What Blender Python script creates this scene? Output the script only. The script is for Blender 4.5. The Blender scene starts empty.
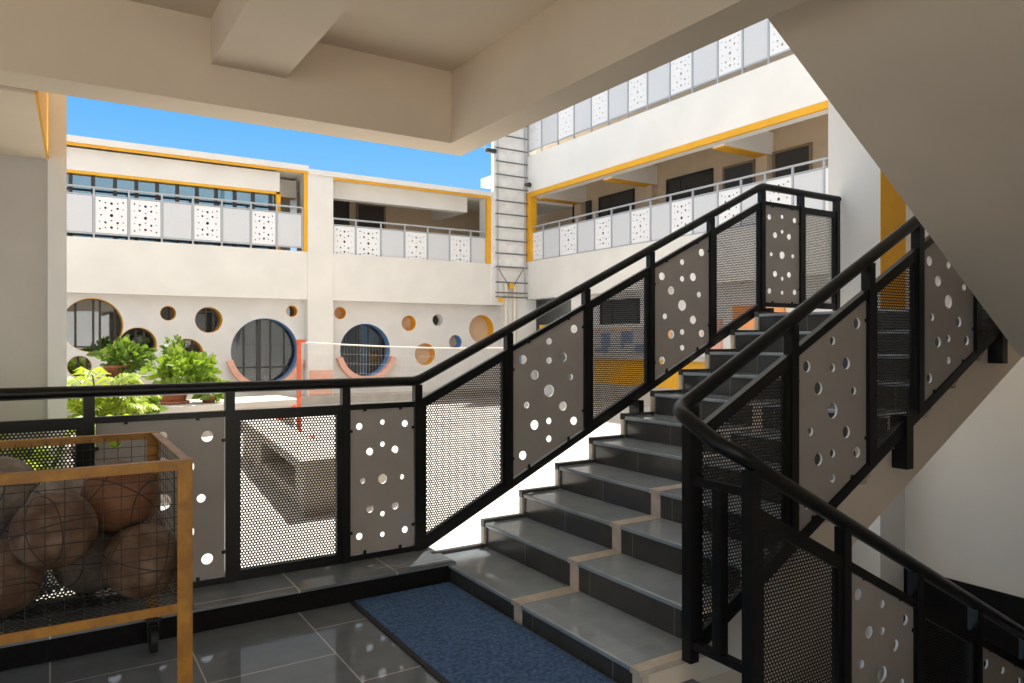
import bpy, bmesh, math, random
from mathutils import Vector, Matrix, Euler
random.seed(11)
PI = math.pi
SC = bpy.context.scene
COL = SC.collection

# ------------------------------------------------------------------ camera, sky, sun, exposure
cam = bpy.data.cameras.new('camera')
cam.sensor_width = 36.0
cam.lens = 730.0 / 1024 * 36.0
cam.shift_y = -0.0009
cam.clip_start = 0.05
cam.clip_end = 400
camera = bpy.data.objects.new('camera', cam)
COL.objects.link(camera)
camera.location = (0, 0, 1.32)
camera.rotation_euler = (PI / 2, 0, -math.atan(462.0 / 730.0))
SC.camera = camera

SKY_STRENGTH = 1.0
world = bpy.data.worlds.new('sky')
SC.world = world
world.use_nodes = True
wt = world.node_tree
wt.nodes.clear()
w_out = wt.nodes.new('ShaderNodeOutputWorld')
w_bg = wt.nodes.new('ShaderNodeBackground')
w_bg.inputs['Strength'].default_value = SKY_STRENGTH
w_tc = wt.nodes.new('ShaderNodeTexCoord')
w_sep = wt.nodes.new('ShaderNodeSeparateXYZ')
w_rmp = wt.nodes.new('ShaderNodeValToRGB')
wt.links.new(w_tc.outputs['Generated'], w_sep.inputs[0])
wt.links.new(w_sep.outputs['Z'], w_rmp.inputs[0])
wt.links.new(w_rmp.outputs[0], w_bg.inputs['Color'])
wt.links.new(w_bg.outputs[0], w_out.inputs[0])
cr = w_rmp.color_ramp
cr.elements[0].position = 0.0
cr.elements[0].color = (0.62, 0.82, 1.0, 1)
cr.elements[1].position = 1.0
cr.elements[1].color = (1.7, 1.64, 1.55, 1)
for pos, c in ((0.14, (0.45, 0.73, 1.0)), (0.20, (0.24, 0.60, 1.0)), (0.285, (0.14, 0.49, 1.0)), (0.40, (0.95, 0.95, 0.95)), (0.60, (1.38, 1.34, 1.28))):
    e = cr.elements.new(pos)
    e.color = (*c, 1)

sun_data = bpy.data.lights.new('sun', 'SUN')
sun_data.energy = 11.5
sun_data.angle = math.radians(1.2)
sun_data.color = (1.0, 0.95, 0.87)
sun = bpy.data.objects.new('sun', sun_data)
COL.objects.link(sun)
SUN_DIR = Vector((0.26, 0.30, 0.91)).normalized()      # towards the sun
sun.rotation_euler = SUN_DIR.to_track_quat('Z', 'Y').to_euler()
sun.location = (0, 8, 14)

SC.view_settings.view_transform = 'Standard'
SC.view_settings.look = 'None'
SC.view_settings.gamma = 1.0
SC.view_settings.use_curve_mapping = False
SC.view_settings.exposure = 0.0
SC.cycles.max_bounces = 14
SC.cycles.diffuse_bounces = 8
SC.cycles.glossy_bounces = 4
SC.cycles.transparent_max_bounces = 16
SC.cycles.sample_clamp_indirect = 6.0
SC.cycles.use_denoising = True

# ------------------------------------------------------------------ materials
def mat(name, color, rough=0.6, metal=0.0, noise=None, bump=None, spec=0.5, emit=None):
    """noise = (scale, amount) mottles the colour; bump = (scale, strength)"""
    m = bpy.data.materials.new(name)
    m.use_nodes = True
    nt = m.node_tree
    b = nt.nodes['Principled BSDF']
    b.inputs['Base Color'].default_value = (*color, 1)
    b.inputs['Roughness'].default_value = rough
    b.inputs['Metallic'].default_value = metal
    b.inputs['Specular IOR Level'].default_value = spec
    tc = nt.nodes.new('ShaderNodeTexCoord')
    if noise:
        n = nt.nodes.new('ShaderNodeTexNoise')
        n.inputs['Scale'].default_value = noise[0]
        n.inputs['Detail'].default_value = 6
        nt.links.new(tc.outputs['Object'], n.inputs['Vector'])
        r = nt.nodes.new('ShaderNodeValToRGB')
        a = noise[1]
        c2 = noise[2] if len(noise) > 2 else tuple(c * (1 - a) for c in color)
        r.color_ramp.elements[0].position = 0.35
        r.color_ramp.elements[1].position = 0.68
        r.color_ramp.elements[0].color = (*c2, 1)
        r.color_ramp.elements[1].color = (*[min(1, c * (1 + a * 0.4)) for c in color], 1)
        nt.links.new(n.outputs['Fac'], r.inputs[0])
        nt.links.new(r.outputs[0], b.inputs['Base Color'])
    if bump:
        n2 = nt.nodes.new('ShaderNodeTexNoise')
        n2.inputs['Scale'].default_value = bump[0]
        n2.inputs['Detail'].default_value = 4
        nt.links.new(tc.outputs['Object'], n2.inputs['Vector'])
        bp = nt.nodes.new('ShaderNodeBump')
        bp.inputs['Strength'].default_value = bump[1]
        bp.inputs['Distance'].default_value = 0.004
        nt.links.new(n2.outputs['Fac'], bp.inputs['Height'])
        nt.links.new(bp.outputs[0], b.inputs['Normal'])
    return m

def tile_mat(name, c1, c2, grout, bw, rh, offset, shift=(0, 0, 0), swap=True, rough=0.12, mortar=0.005, spec=0.5):
    m = bpy.data.materials.new(name)
    m.use_nodes = True
    nt = m.node_tree
    b = nt.nodes['Principled BSDF']
    b.inputs['Specular IOR Level'].default_value = spec
    tc = nt.nodes.new('ShaderNodeTexCoord')
    mp = nt.nodes.new('ShaderNodeMapping')
    mp.inputs['Location'].default_value = shift
    sp = nt.nodes.new('ShaderNodeSeparateXYZ')
    cb = nt.nodes.new('ShaderNodeCombineXYZ')
    nt.links.new(tc.outputs['Object'], sp.inputs[0])
    nt.links.new(sp.outputs['Y' if swap else 'X'], cb.inputs[0])
    nt.links.new(sp.outputs['X' if swap else 'Y'], cb.inputs[1])
    nt.links.new(cb.outputs[0], mp.inputs[0])
    br = nt.nodes.new('ShaderNodeTexBrick')
    br.offset = offset
    br.inputs['Scale'].default_value = 1
    br.inputs['Brick Width'].default_value = bw
    br.inputs['Row Height'].default_value = rh
    br.inputs['Mortar Size'].default_value = mortar
    br.inputs['Mortar Smooth'].default_value = 0.1
    br.inputs['Color1'].default_value = (*c1, 1)
    br.inputs['Color2'].default_value = (*c2, 1)
    br.inputs['Mortar'].default_value = (*grout, 1)
    nt.links.new(mp.outputs[0], br.inputs['Vector'])
    n = nt.nodes.new('ShaderNodeTexNoise')
    n.inputs['Scale'].default_value = 9
    n.inputs['Detail'].default_value = 8
    nt.links.new(tc.outputs['Object'], n.inputs['Vector'])
    mx = nt.nodes.new('ShaderNodeMixRGB')
    mx.blend_type = 'MULTIPLY'
    mx.inputs[0].default_value = 0.35
    nt.links.new(br.outputs['Color'], mx.inputs[1])
    nt.links.new(n.outputs['Fac'], mx.inputs[2])
    nt.links.new(mx.outputs[0], b.inputs['Base Color'])
    mr = nt.nodes.new('ShaderNodeMapRange')
    mr.inputs['To Min'].default_value = rough * 0.6
    mr.inputs['To Max'].default_value = rough * 1.5
    nt.links.new(n.outputs['Fac'], mr.inputs['Value'])
    nt.links.new(mr.outputs[0], b.inputs['Roughness'])
    return m

def ball_mat(name, base, worn, seam):
    m = bpy.data.materials.new(name)
    m.use_nodes = True
    nt = m.node_tree
    b = nt.nodes['Principled BSDF']
    b.inputs['Roughness'].default_value = 0.75
    tc = nt.nodes.new('ShaderNodeTexCoord')
    sp = nt.nodes.new('ShaderNodeSeparateXYZ')
    nt.links.new(tc.outputs['Object'], sp.inputs[0])
    def mth(op, a, bb=None):
        n = nt.nodes.new('ShaderNodeMath')
        n.operation = op
        for i, v in enumerate((a, bb)):
            if v is None: continue
            if isinstance(v, (int, float)): n.inputs[i].default_value = v
            else: nt.links.new(v, n.inputs[i])
        return n.outputs[0]
    x, y, z = sp.outputs
    ax_, az_ = mth('ABSOLUTE', x), mth('ABSOLUTE', z)
    # two great circles and two curved seams
    curve = mth('ABSOLUTE', mth('SUBTRACT', mth('ABSOLUTE', y), mth('ADD', 0.055, mth('MULTIPLY', mth('MULTIPLY', x, x), 3.4))))
    d = mth('MINIMUM', mth('MINIMUM', ax_, az_), curve)
    line = mth('LESS_THAN', d, 0.0026)
    n = nt.nodes.new('ShaderNodeTexNoise')
    n.inputs['Scale'].default_value = 14
    n.inputs['Detail'].default_value = 7
    nt.links.new(tc.outputs['Object'], n.inputs['Vector'])
    r = nt.nodes.new('ShaderNodeValToRGB')
    r.color_ramp.elements[0].position = 0.4
    r.color_ramp.elements[1].position = 0.62
    r.color_ramp.elements[0].color = (*base, 1)
    r.color_ramp.elements[1].color = (*worn, 1)
    nt.links.new(n.outputs['Fac'], r.inputs[0])
    mx = nt.nodes.new('ShaderNodeMixRGB')
    nt.links.new(line, mx.inputs[0])
    nt.links.new(r.outputs[0], mx.inputs[1])
    mx.inputs[2].default_value = (*seam, 1)
    nt.links.new(mx.outputs[0], b.inputs['Base Color'])
    v = nt.nodes.new('ShaderNodeTexVoronoi')
    v.inputs['Scale'].default_value = 420
    nt.links.new(tc.outputs['Object'], v.inputs['Vector'])
    bp = nt.nodes.new('ShaderNodeBump')
    bp.inputs['Strength'].default_value = 0.25
    bp.inputs['Distance'].default_value = 0.001
    nt.links.new(v.outputs['Distance'], bp.inputs['Height'])
    nt.links.new(bp.outputs[0], b.inputs['Normal'])
    return m

def glass_mat(name, tint, fac, refl=(0.85, 0.93, 1.0)):
    m = bpy.data.materials.new(name)
    m.use_nodes = True
    nt = m.node_tree
    nt.nodes.clear()
    o = nt.nodes.new('ShaderNodeOutputMaterial')
    t = nt.nodes.new('ShaderNodeBsdfTransparent')
    t.inputs[0].default_value = (*tint, 1)
    g = nt.nodes.new('ShaderNodeBsdfGlossy')
    g.inputs['Roughness'].default_value = 0.02
    g.inputs['Color'].default_value = (*refl, 1)
    mx = nt.nodes.new('ShaderNodeMixShader')
    mx.inputs[0].default_value = fac
    nt.links.new(t.outputs[0], mx.inputs[1])
    nt.links.new(g.outputs[0], mx.inputs[2])
    nt.links.new(mx.outputs[0], o.inputs[0])
    return m

def leaf_mat(name, c, c2):
    m = mat(name, c, 0.45, noise=(5.0, 0.0, c2))
    nt = m.node_tree
    b = nt.nodes['Principled BSDF']
    tr = nt.nodes.new('ShaderNodeBsdfTranslucent')
    tr.inputs[0].default_value = (c[0] * 1.3, c[1] * 1.2, c[2] * 0.6, 1)
    ad = nt.nodes.new('ShaderNodeMixShader')
    ad.inputs[0].default_value = 0.42
    o = nt.nodes['Material Output']
    nt.links.new(b.outputs[0], ad.inputs[1])
    nt.links.new(tr.outputs[0], ad.inputs[2])
    nt.links.new(ad.outputs[0], o.inputs[0])
    return m

M = dict(
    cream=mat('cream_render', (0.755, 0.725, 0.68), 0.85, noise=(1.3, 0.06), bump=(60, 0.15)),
    white=mat('white_render', (0.82, 0.80, 0.77), 0.85, noise=(1.1, 0.05), bump=(60, 0.15)),
    coolwhite=mat('cool_white_paint', (0.84, 0.86, 0.88), 0.85, noise=(1.5, 0.06)),
    recess=mat('pale_grey_render', (0.69, 0.665, 0.64), 0.85, noise=(2.0, 0.06), bump=(50, 0.2)),
    slab=mat('warm_plaster', (0.82, 0.72, 0.59), 0.8, noise=(1.6, 0.06), bump=(40, 0.12)),
    endwall=mat('pale_grey_plaster', (0.80, 0.76, 0.70), 0.8, noise=(1.6, 0.05), bump=(40, 0.12)),
    beige=mat('beige_plaster', (0.70, 0.60, 0.48), 0.8, noise=(1.6, 0.07), bump=(40, 0.12)),
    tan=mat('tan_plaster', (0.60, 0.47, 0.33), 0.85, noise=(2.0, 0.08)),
    greyplaster=mat('grey_plaster', (0.56, 0.545, 0.52), 0.85, noise=(1.4, 0.10), bump=(35, 0.35)),
    yellow=mat('yellow_paint', (0.80, 0.40, 0.015), 0.6, noise=(3.0, 0.08)),
    salmon=mat('salmon_paint', (0.78, 0.42, 0.31), 0.7, noise=(6, 0.1)),
    blue=mat('blue_paint', (0.15, 0.30, 0.55), 0.6, noise=(6, 0.1)),
    orange=mat('orange_paint', (0.80, 0.33, 0.12), 0.6, noise=(6, 0.1)),
    black=mat('black_metal', (0.009, 0.009, 0.009), 0.34, 0.0, spec=0.25),
    mesh=mat('dark_mesh_steel', (0.014, 0.014, 0.014), 0.5, spec=0.3),
    plate=mat('grey_plate_paint', (0.37, 0.34, 0.31), 0.45, noise=(4, 0.06)),
    tile=tile_mat('slate_floor_tile', (0.20, 0.228, 0.25), (0.225, 0.255, 0.278), (0.62, 0.62, 0.60), 0.60, 0.51, 0.5, rough=0.055, mortar=0.0035, spec=0.7),
    stone=tile_mat('sheen_step_tile', (0.36, 0.415, 0.455), (0.39, 0.445, 0.49), (0.50, 0.46, 0.41), 0.56, 50.0, 0.0, shift=(0.05, 25, 0), rough=0.075, mortar=0.0025),  # same stone as the risers, reflected sheen put into a paler colour
    riser=tile_mat('dark_riser_tile', (0.065, 0.062, 0.058), (0.075, 0.072, 0.067), (0.22, 0.20, 0.17), 0.56, 50.0, 0.0, shift=(0.05, 25, 0), rough=0.2, mortar=0.0025),
    marble=mat('cream_marble_strip', (0.62, 0.54, 0.44), 0.35, noise=(14, 0.18)),
    mat=mat('blue_carpet', (0.11, 0.20, 0.38), 0.95, noise=(60, 0.45), bump=(900, 0.9), spec=0.1),
    matedge=mat('black_rubber', (0.012, 0.012, 0.014), 0.7),
    paving=mat('pale_paving', (0.47, 0.445, 0.41), 0.8, noise=(1.2, 0.12), bump=(30, 0.2)),
    sand=mat('bounce_paving', (0.50, 0.455, 0.40), 0.9, noise=(1.0, 0.1)),
    concrete=mat('concrete', (0.50, 0.455, 0.40), 0.85, noise=(3.0, 0.15), bump=(25, 0.3)),
    greyrail=mat('grey_rail_steel', (0.42, 0.44, 0.47), 0.45, 0.2),
    dotpanel=mat('white_dotted_sheet', (0.80, 0.80, 0.82), 0.5),
    plainpanel=mat('pale_grey_sheet', (0.63, 0.64, 0.67), 0.5, noise=(40, 0.06)),
    frame=mat('dark_window_frame', (0.03, 0.028, 0.027), 0.4),
    woodframe=mat('brown_window_frame', (0.25, 0.17, 0.10), 0.5),
    glass=glass_mat('window_glass', (0.45, 0.46, 0.47), 0.25),
    darkglass=glass_mat('dark_window_glass', (0.30, 0.30, 0.30), 0.09),
    blueglass=glass_mat('blue_window_glass', (0.10, 0.18, 0.25), 0.5, (0.28, 0.47, 0.65)),
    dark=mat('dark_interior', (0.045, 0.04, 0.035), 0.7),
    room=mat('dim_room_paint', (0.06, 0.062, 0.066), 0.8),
    granite=mat('black_granite', (0.010, 0.009, 0.009), 0.8, spec=0.15, noise=(50, 0.3)),
    cart=mat('rusty_yellow_steel', (0.42, 0.20, 0.018), 0.5, noise=(22, 0.0, (0.28, 0.12, 0.016)), bump=(60, 0.3)),
    wire=mat('dark_wire', (0.03, 0.028, 0.026), 0.5, 0.4),
    terracotta=mat('terracotta', (0.40, 0.15, 0.07), 0.8, noise=(30, 0.3)),
    brownpot=mat('brown_clay', (0.28, 0.10, 0.04), 0.6, noise=(10, 0.2)),
    soil=mat('soil', (0.05, 0.035, 0.025), 0.95),
    stem=mat('plant_stem', (0.10, 0.13, 0.03), 0.7),
    leaf=leaf_mat('bush_leaf', (0.20, 0.31, 0.04), (0.10, 0.19, 0.025)),
    darkleaf=leaf_mat('deep_green_leaf', (0.13, 0.22, 0.035), (0.05, 0.11, 0.02)),
    fern=leaf_mat('lime_fern_leaf', (0.33, 0.42, 0.06), (0.19, 0.29, 0.03)),
    redpost=mat('red_post_paint', (0.55, 0.10, 0.04), 0.5, noise=(12, 0.2)),
    cord=mat('white_cord', (0.55, 0.50, 0.45), 0.7),
    ladder=mat('ladder_pipe_steel', (0.16, 0.165, 0.17), 0.5, 0.2),
    sheet=mat('pale_metal_sheet', (0.84, 0.83, 0.81), 0.55, 0.0, noise=(5, 0.10)),
    pipe=mat('cream_pipe', (0.72, 0.66, 0.55), 0.5),
    caster=mat('black_caster_rubber', (0.01, 0.01, 0.01), 0.6),
    b_orange=ball_mat('worn_orange_ball', (0.14, 0.05, 0.016), (0.18, 0.085, 0.04), (0.05, 0.025, 0.015)),
    b_brown=ball_mat('worn_brown_ball', (0.085, 0.042, 0.021), (0.17, 0.11, 0.07), (0.04, 0.025, 0.018)),
    b_grey=ball_mat('worn_grey_ball', (0.17, 0.14, 0.11), (0.30, 0.26, 0.22), (0.06, 0.05, 0.04)),
    b_dark=ball_mat('worn_dark_ball', (0.07, 0.055, 0.045), (0.13, 0.10, 0.08), (0.01, 0.01, 0.01)),
)
# mural of coloured blocks
def mural_mat():
    m = bpy.data.materials.new('block_mural')
    m.use_nodes = True
    nt = m.node_tree
    b = nt.nodes['Principled BSDF']
    b.inputs['Roughness'].default_value = 0.7
    tc = nt.nodes.new('ShaderNodeTexCoord')
    v = nt.nodes.new('ShaderNodeTexVoronoi')
    v.distance = 'CHEBYCHEV'
    v.inputs['Scale'].default_value = 2.4
    v.inputs['Randomness'].default_value = 0.55
    nt.links.new(tc.outputs['Object'], v.inputs['Vector'])
    sp = nt.nodes.new('ShaderNodeSeparateXYZ')
    nt.links.new(v.outputs['Color'], sp.inputs[0])
    r = nt.nodes.new('ShaderNodeValToRGB')
    r.color_ramp.interpolation = 'CONSTANT'
    r.color_ramp.elements[0].color = (0.17, 0.23, 0.36, 1)
    r.color_ramp.elements[1].position = 0.3
    r.color_ramp.elements[1].color = (0.55, 0.50, 0.44, 1)
    for p_, c in ((0.5, (0.75, 0.36, 0.12)), (0.65, (0.45, 0.42, 0.40)), (0.85, (0.6, 0.45, 0.3))):
        e = r.color_ramp.elements.new(p_)
        e.color = (*c, 1)
    nt.links.new(sp.outputs[0], r.inputs[0])
    nt.links.new(r.outputs[0], b.inputs['Base Color'])
    return m
M['mural'] = mural_mat()

# ------------------------------------------------------------------ helpers
class MB:
    """collects shapes and links them as ONE mesh object"""
    def __init__(s):
        s.v, s.f, s.sm, s.mi = [], [], [], []
    def add(s, vs, fs, smooth=False, mi=0):
        o = len(s.v)
        s.v += [tuple(v) for v in vs]
        for f in fs:
            s.f.append([i + o for i in f])
            s.sm.append(smooth)
            s.mi.append(mi)
        return s
    def box(s, x0, x1, y0, y1, z0, z1, mi=0):
        vs = [(x, y, z) for z in (z0, z1) for y in (y0, y1) for x in (x0, x1)]
        return s.add(vs, [(0, 2, 3, 1), (4, 5, 7, 6), (0, 1, 5, 4), (2, 6, 7, 3), (0, 4, 6, 2), (1, 3, 7, 5)], mi=mi)
    def hexa(s, a, b, mi=0):
        """two quads a, b (lists of 4 points) joined"""
        return s.add(list(a) + list(b), [(3, 2, 1, 0), (4, 5, 6, 7), (0, 1, 5, 4), (1, 2, 6, 5), (2, 3, 7, 6), (3, 0, 4, 7)], mi=mi)
    def prism(s, poly, axis, a, b, mi=0):
        """poly 2-D points extruded along axis from a to b"""
        def mk(p, t):
            if axis == 'y': return (p[0], t, p[1])
            if axis == 'x': return (t, p[0], p[1])
            return (p[0], p[1], t)
        n = len(poly)
        vs = [mk(p, a) for p in poly] + [mk(p, b) for p in poly]
        fs = [tuple(range(n))[::-1], tuple(range(n, 2 * n))]
        fs += [(i, (i + 1) % n, n + (i + 1) % n, n + i) for i in range(n)]
        return s.add(vs, fs, mi=mi)
    def tube(s, pts, r, n=10, cap=True, mi=0, flat=False):
        pts = [Vector(p) for p in pts]
        rs = r if isinstance(r, (list, tuple)) else [r] * len(pts)
        ref = None
        vs, fs = [], []
        for i, p in enumerate(pts):
            if i == 0: t = pts[1] - p
            elif i == len(pts) - 1: t = p - pts[i - 1]
            else: t = (pts[i + 1] - p).normalized() + (p - pts[i - 1]).normalized()
            t.normalize()
            if ref is None:
                ref = Vector((0, 0, 1)) if abs(t.z) < 0.9 else Vector((1, 0, 0))
            u = (ref - t * ref.dot(t)).normalized()
            w = t.cross(u)
            ref = u
            for k in range(n):
                a = 2 * PI * k / n
                vs.append(p + (u * math.cos(a) + w * math.sin(a)) * rs[i])
        for i in range(len(pts) - 1):
            for k in range(n):
                fs.append((i * n + k, i * n + (k + 1) % n, (i + 1) * n + (k + 1) % n, (i + 1) * n + k))
        s.add(vs, fs, smooth=not flat, mi=mi)
        if cap:
            s.add([vs[k] for k in range(n)], [tuple(range(n))[::-1]], mi=mi)
            s.add([vs[(len(pts) - 1) * n + k] for k in range(n)], [tuple(range(n))], mi=mi)
        return s
    def lathe(s, prof, c, n=24, mi=0):
        vs, fs = [], []
        for r, z in prof:
            for k in range(n):
                a = 2 * PI * k / n
                vs.append((c[0] + r * math.cos(a), c[1] + r * math.sin(a), c[2] + z))
        for i in range(len(prof) - 1):
            for k in range(n):
                fs.append((i * n + k, i * n + (k + 1) % n, (i + 1) * n + (k + 1) % n, (i + 1) * n + k))
        return s.add(vs, fs, smooth=True, mi=mi)
    def bar(s, p, q, w, h, mi=0, up=(0, 0, 1)):
        """rectangular bar between p and q, w sideways and h along up"""
        p, q = Vector(p), Vector(q)
        t = (q - p).normalized()
        upv = Vector(up)
        if abs(t.dot(upv)) > 0.98: upv = Vector((0, 1, 0))
        sd = t.cross(upv).normalized()
        u = sd.cross(t).normalized()
        def ring(c): return [c + sd * a * w / 2 + u * b * h / 2 for a, b in ((-1, -1), (1, -1), (1, 1), (-1, 1))]
        return s.hexa(ring(p), ring(q), mi=mi)
    def mesh(s, name, mats):
        me = bpy.data.meshes.new(name)
        me.from_pydata(s.v, [], s.f)
        for m in (mats if isinstance(mats, (list, tuple)) else [mats]):
            me.materials.append(M[m] if isinstance(m, str) else m)
        me.polygons.foreach_set('use_smooth', s.sm)
        me.polygons.foreach_set('material_index', s.mi)
        me.update()
        return me
    def build(s, name, mats, parent=None, fix=True):
        me = s.mesh(name, mats)
        if fix:
            bm = bmesh.new()
            bm.from_mesh(me)
            bmesh.ops.recalc_face_normals(bm, faces=bm.faces)
            bm.to_mesh(me)
            bm.free()
        return link(name, me, parent)

def world_of(o):
    w = o.location.copy()
    if o.parent is not None: w += world_of(o.parent) + o.matrix_parent_inverse.translation
    return w

def link(name, me, parent=None, loc=None, rotz=0.0):
    o = bpy.data.objects.new(name, me)
    COL.objects.link(o)
    if parent is not None:
        o.parent = parent
        o.matrix_parent_inverse = Matrix.Translation(-world_of(parent))
    if loc is not None: o.location = loc
    if rotz: o.rotation_euler.z = rotz
    return o

def thing(name, label, cat, loc=(0, 0, 0), group=None, kind=None):
    o = bpy.data.objects.new(name, None)
    o.empty_display_size = 0.1
    COL.objects.link(o)
    o.location = loc
    return tag(o, label, cat, group, kind)

def tag(o, label=None, cat=None, group=None, kind=None):
    if label: o['label'] = label
    if cat: o['category'] = cat
    if group: o['group'] = group
    if kind: o['kind'] = kind
    return o

def struct(name, mb, mats, label, cat):
    return tag(mb.build(name, mats), label, cat, kind='structure')

def bevel(o, w, seg=2):
    m = o.modifiers.new('edge', 'BEVEL')
    m.width = w
    m.segments = seg
    m.limit_method = 'ANGLE'
    return o

def holed_mesh(name, outline, holes, thick, material, res=20):
    """flat sheet in local XZ (thickness along Y) with round holes; outline 2-D points, holes (x, z, r)"""
    cu = bpy.data.curves.new(name, 'CURVE')
    cu.dimensions = '2D'
    cu.fill_mode = 'BOTH'
    cu.extrude = thick / 2
    def poly(pts):
        sp = cu.splines.new('POLY')
        sp.points.add(len(pts) - 1)
        for p, q in zip(sp.points, pts): p.co = (q[0], q[1], 0, 1)
        sp.use_cyclic_u = True
    poly(outline)
    for x, z, r in holes:
        n = res if r > 0.012 else 12
        poly([(x + r * math.cos(2 * PI * k / n), z + r * math.sin(2 * PI * k / n)) for k in range(n)])
    tmp = bpy.data.objects.new(name, cu)
    COL.objects.link(tmp)
    bpy.context.view_layer.update()
    me = bpy.data.meshes.new_from_object(tmp.evaluated_get(bpy.context.evaluated_depsgraph_get()))
    bpy.data.objects.remove(tmp)
    bpy.data.curves.remove(cu)
    me.name = name
    me.transform(Matrix.Rotation(PI / 2, 4, 'X'))
    me.materials.clear()
    me.materials.append(M[material])
    return me

HEX = [(math.cos(PI / 6 + k * PI / 3), math.sin(PI / 6 + k * PI / 3)) for k in range(6)]
def perforated_sheet(name, inside, x0, x1, z0, z1, pitch=0.0155, hole=0.0048):
    """hexagonal lattice of round-ish holes in local XZ"""
    vs, fs = [], []
    R = pitch / math.sqrt(3)
    dz = pitch * math.sqrt(3) / 2
    nz = int((z1 - z0) / dz) + 2
    nx = int((x1 - x0) / pitch) + 2
    for j in range(nz):
        for i in range(nx):
            cx = x0 + i * pitch + (pitch / 2 if j % 2 else 0)
            cz = z0 + j * dz
            if not inside(cx, cz): continue
            o = len(vs)
            for c, s_ in HEX: vs.append((cx + c * R, 0, cz + s_ * R))
            for c, s_ in HEX: vs.append((cx + c * hole * 1.06, 0, cz + s_ * hole * 1.06))
            for k in range(6):
                l = (k + 1) % 6
                fs.append((o + k, o + l, o + 6 + l, o + 6 + k))
    me = bpy.data.meshes.new(name)
    me.from_pydata(vs, [], fs)
    me.materials.append(M['mesh'])
    return me

DOTS = [(-.36, .12, .060), (0, .10, .045), (.36, .12, .060), (-.20, .30, .066), (0, .255, .045), (.20, .30, .066),
        (-.31, .5, .045), (0, .5, .085), (.31, .5, .045), (-.20, .70, .066), (.20, .70, .066), (0, .745, .045),
        (-.36, .88, .060), (0, .89, .045), (.36, .88, .060)]

# ------------------------------------------------------------------ setting: our platform and its ceiling
struct('floor', MB().box(-6, 1.86, -2.6, 3.56, -0.2, 0).box(1.86, 2.12, -2.6, 2.05, -0.2, 0), 'tile',
       'polished dark slate tile floor with white grout under the shade', 'floor')
k = MB().box(-6, 1.86, 3.55, 4.02, -0.15, 0.098, mi=1).box(-6, 1.875, 3.535, 4.04, 0.098, 0.112, mi=0)
struct('trim_1', k, ['tile', 'granite'], 'low grey stone kerb carrying the level black railing', 'kerb')
c = MB().box(-6, 2.08, -2.6, 3.80, 2.81, 3.05)
struct('ceiling', c, 'beige', 'beige plastered ceiling slab over the near platform', 'ceiling')
struct('ceiling_beam', MB().box(-6, 2.06, 3.60, 3.82, 2.415, 2.95), 'beige',
       'long beige ceiling beam running over the level railing', 'beam')
struct('ceiling_beam', MB().box(1.88, 2.06, -2.6, 3.60, 2.415, 2.95), 'beige',
       'beige ceiling beam running across above the foot of the stairs', 'beam')
struct('ceiling_beam', MB().box(0.63, 0.97, -2.6, 3.60, 2.60, 2.95), 'beige',
       'shallower beige cross beam meeting the long beam at top left', 'beam')
struct('wall_upper', MB().box(-6, 2.06, 3.60, 3.82, 2.95, 8.5).box(2.06, 6.4, 3.60, 3.82, 4.05, 8.5).box(2.06, 6.4, -0.1, 3.60, 7.6, 7.8).box(2.06, 7.6, 3.82, 5.2, 5.0, 5.12).box(0.0, 2.06, 3.82, 5.0, 2.97, 3.07).box(6.4, 11.6, 3.60, 3.82, -0.15, 8.5), 'cream',  # unseen lintel and canopy slabs added to keep sun off steps and kerb
       'wall of the upper storeys above the platform, with added unseen lintel and sunshade slabs', 'wall')
struct('wall_back', MB().box(-9, 9, -10.3, -10.0, -0.15, 5.0), 'cream', 'unseen wall added beyond the light-bouncing yard behind the platform', 'wall')
struct('ground_back', MB().box(-12, 12, -10, -2.6, -0.35, -0.15).box(-12, -6.0, -2.6, 4.02, -0.35, -0.15), 'sand', 'unseen paved yard added behind the platform to bounce light', 'ground')  # unseen yard and wall added to bounce light under the ceiling

# left wing seen past the platform
struct('wall_left', MB().box(-4, -0.012, 5.16, 5.6, -0.15, 2.40), 'greyplaster', 'grey plastered wall at far left behind the railing', 'wall')
struct('column_left', MB().box(-0.012, 0.085, 5.14, 5.6, -0.15, 3.6), 'coolwhite', 'slim white column edge beside the grey left wall', 'column')
lw = MB().prism([(-4, 3.83), (-0.056, 3.83), (-0.018, 5.16), (-4, 5.16)], 'z', 2.40, 3.3, mi=0).prism([(-0.056, 3.83), (-0.044, 3.83), (-0.006, 5.135), (-0.018, 5.135)], 'z', 2.40, 3.3, mi=1)
struct('ceiling_left', lw, ['beige', 'yellow'], 'overhanging soffit with yellow edge above the grey left wall', 'ceiling')

# courtyard ground
struct('ground', MB().box(-14, 14, 4.02, 22, -0.35, -0.15).box(1.86, 14, 3.76, 4.02, -0.35, -0.15), 'paving', 'pale paved courtyard ground beyond the railing', 'ground')

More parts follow.
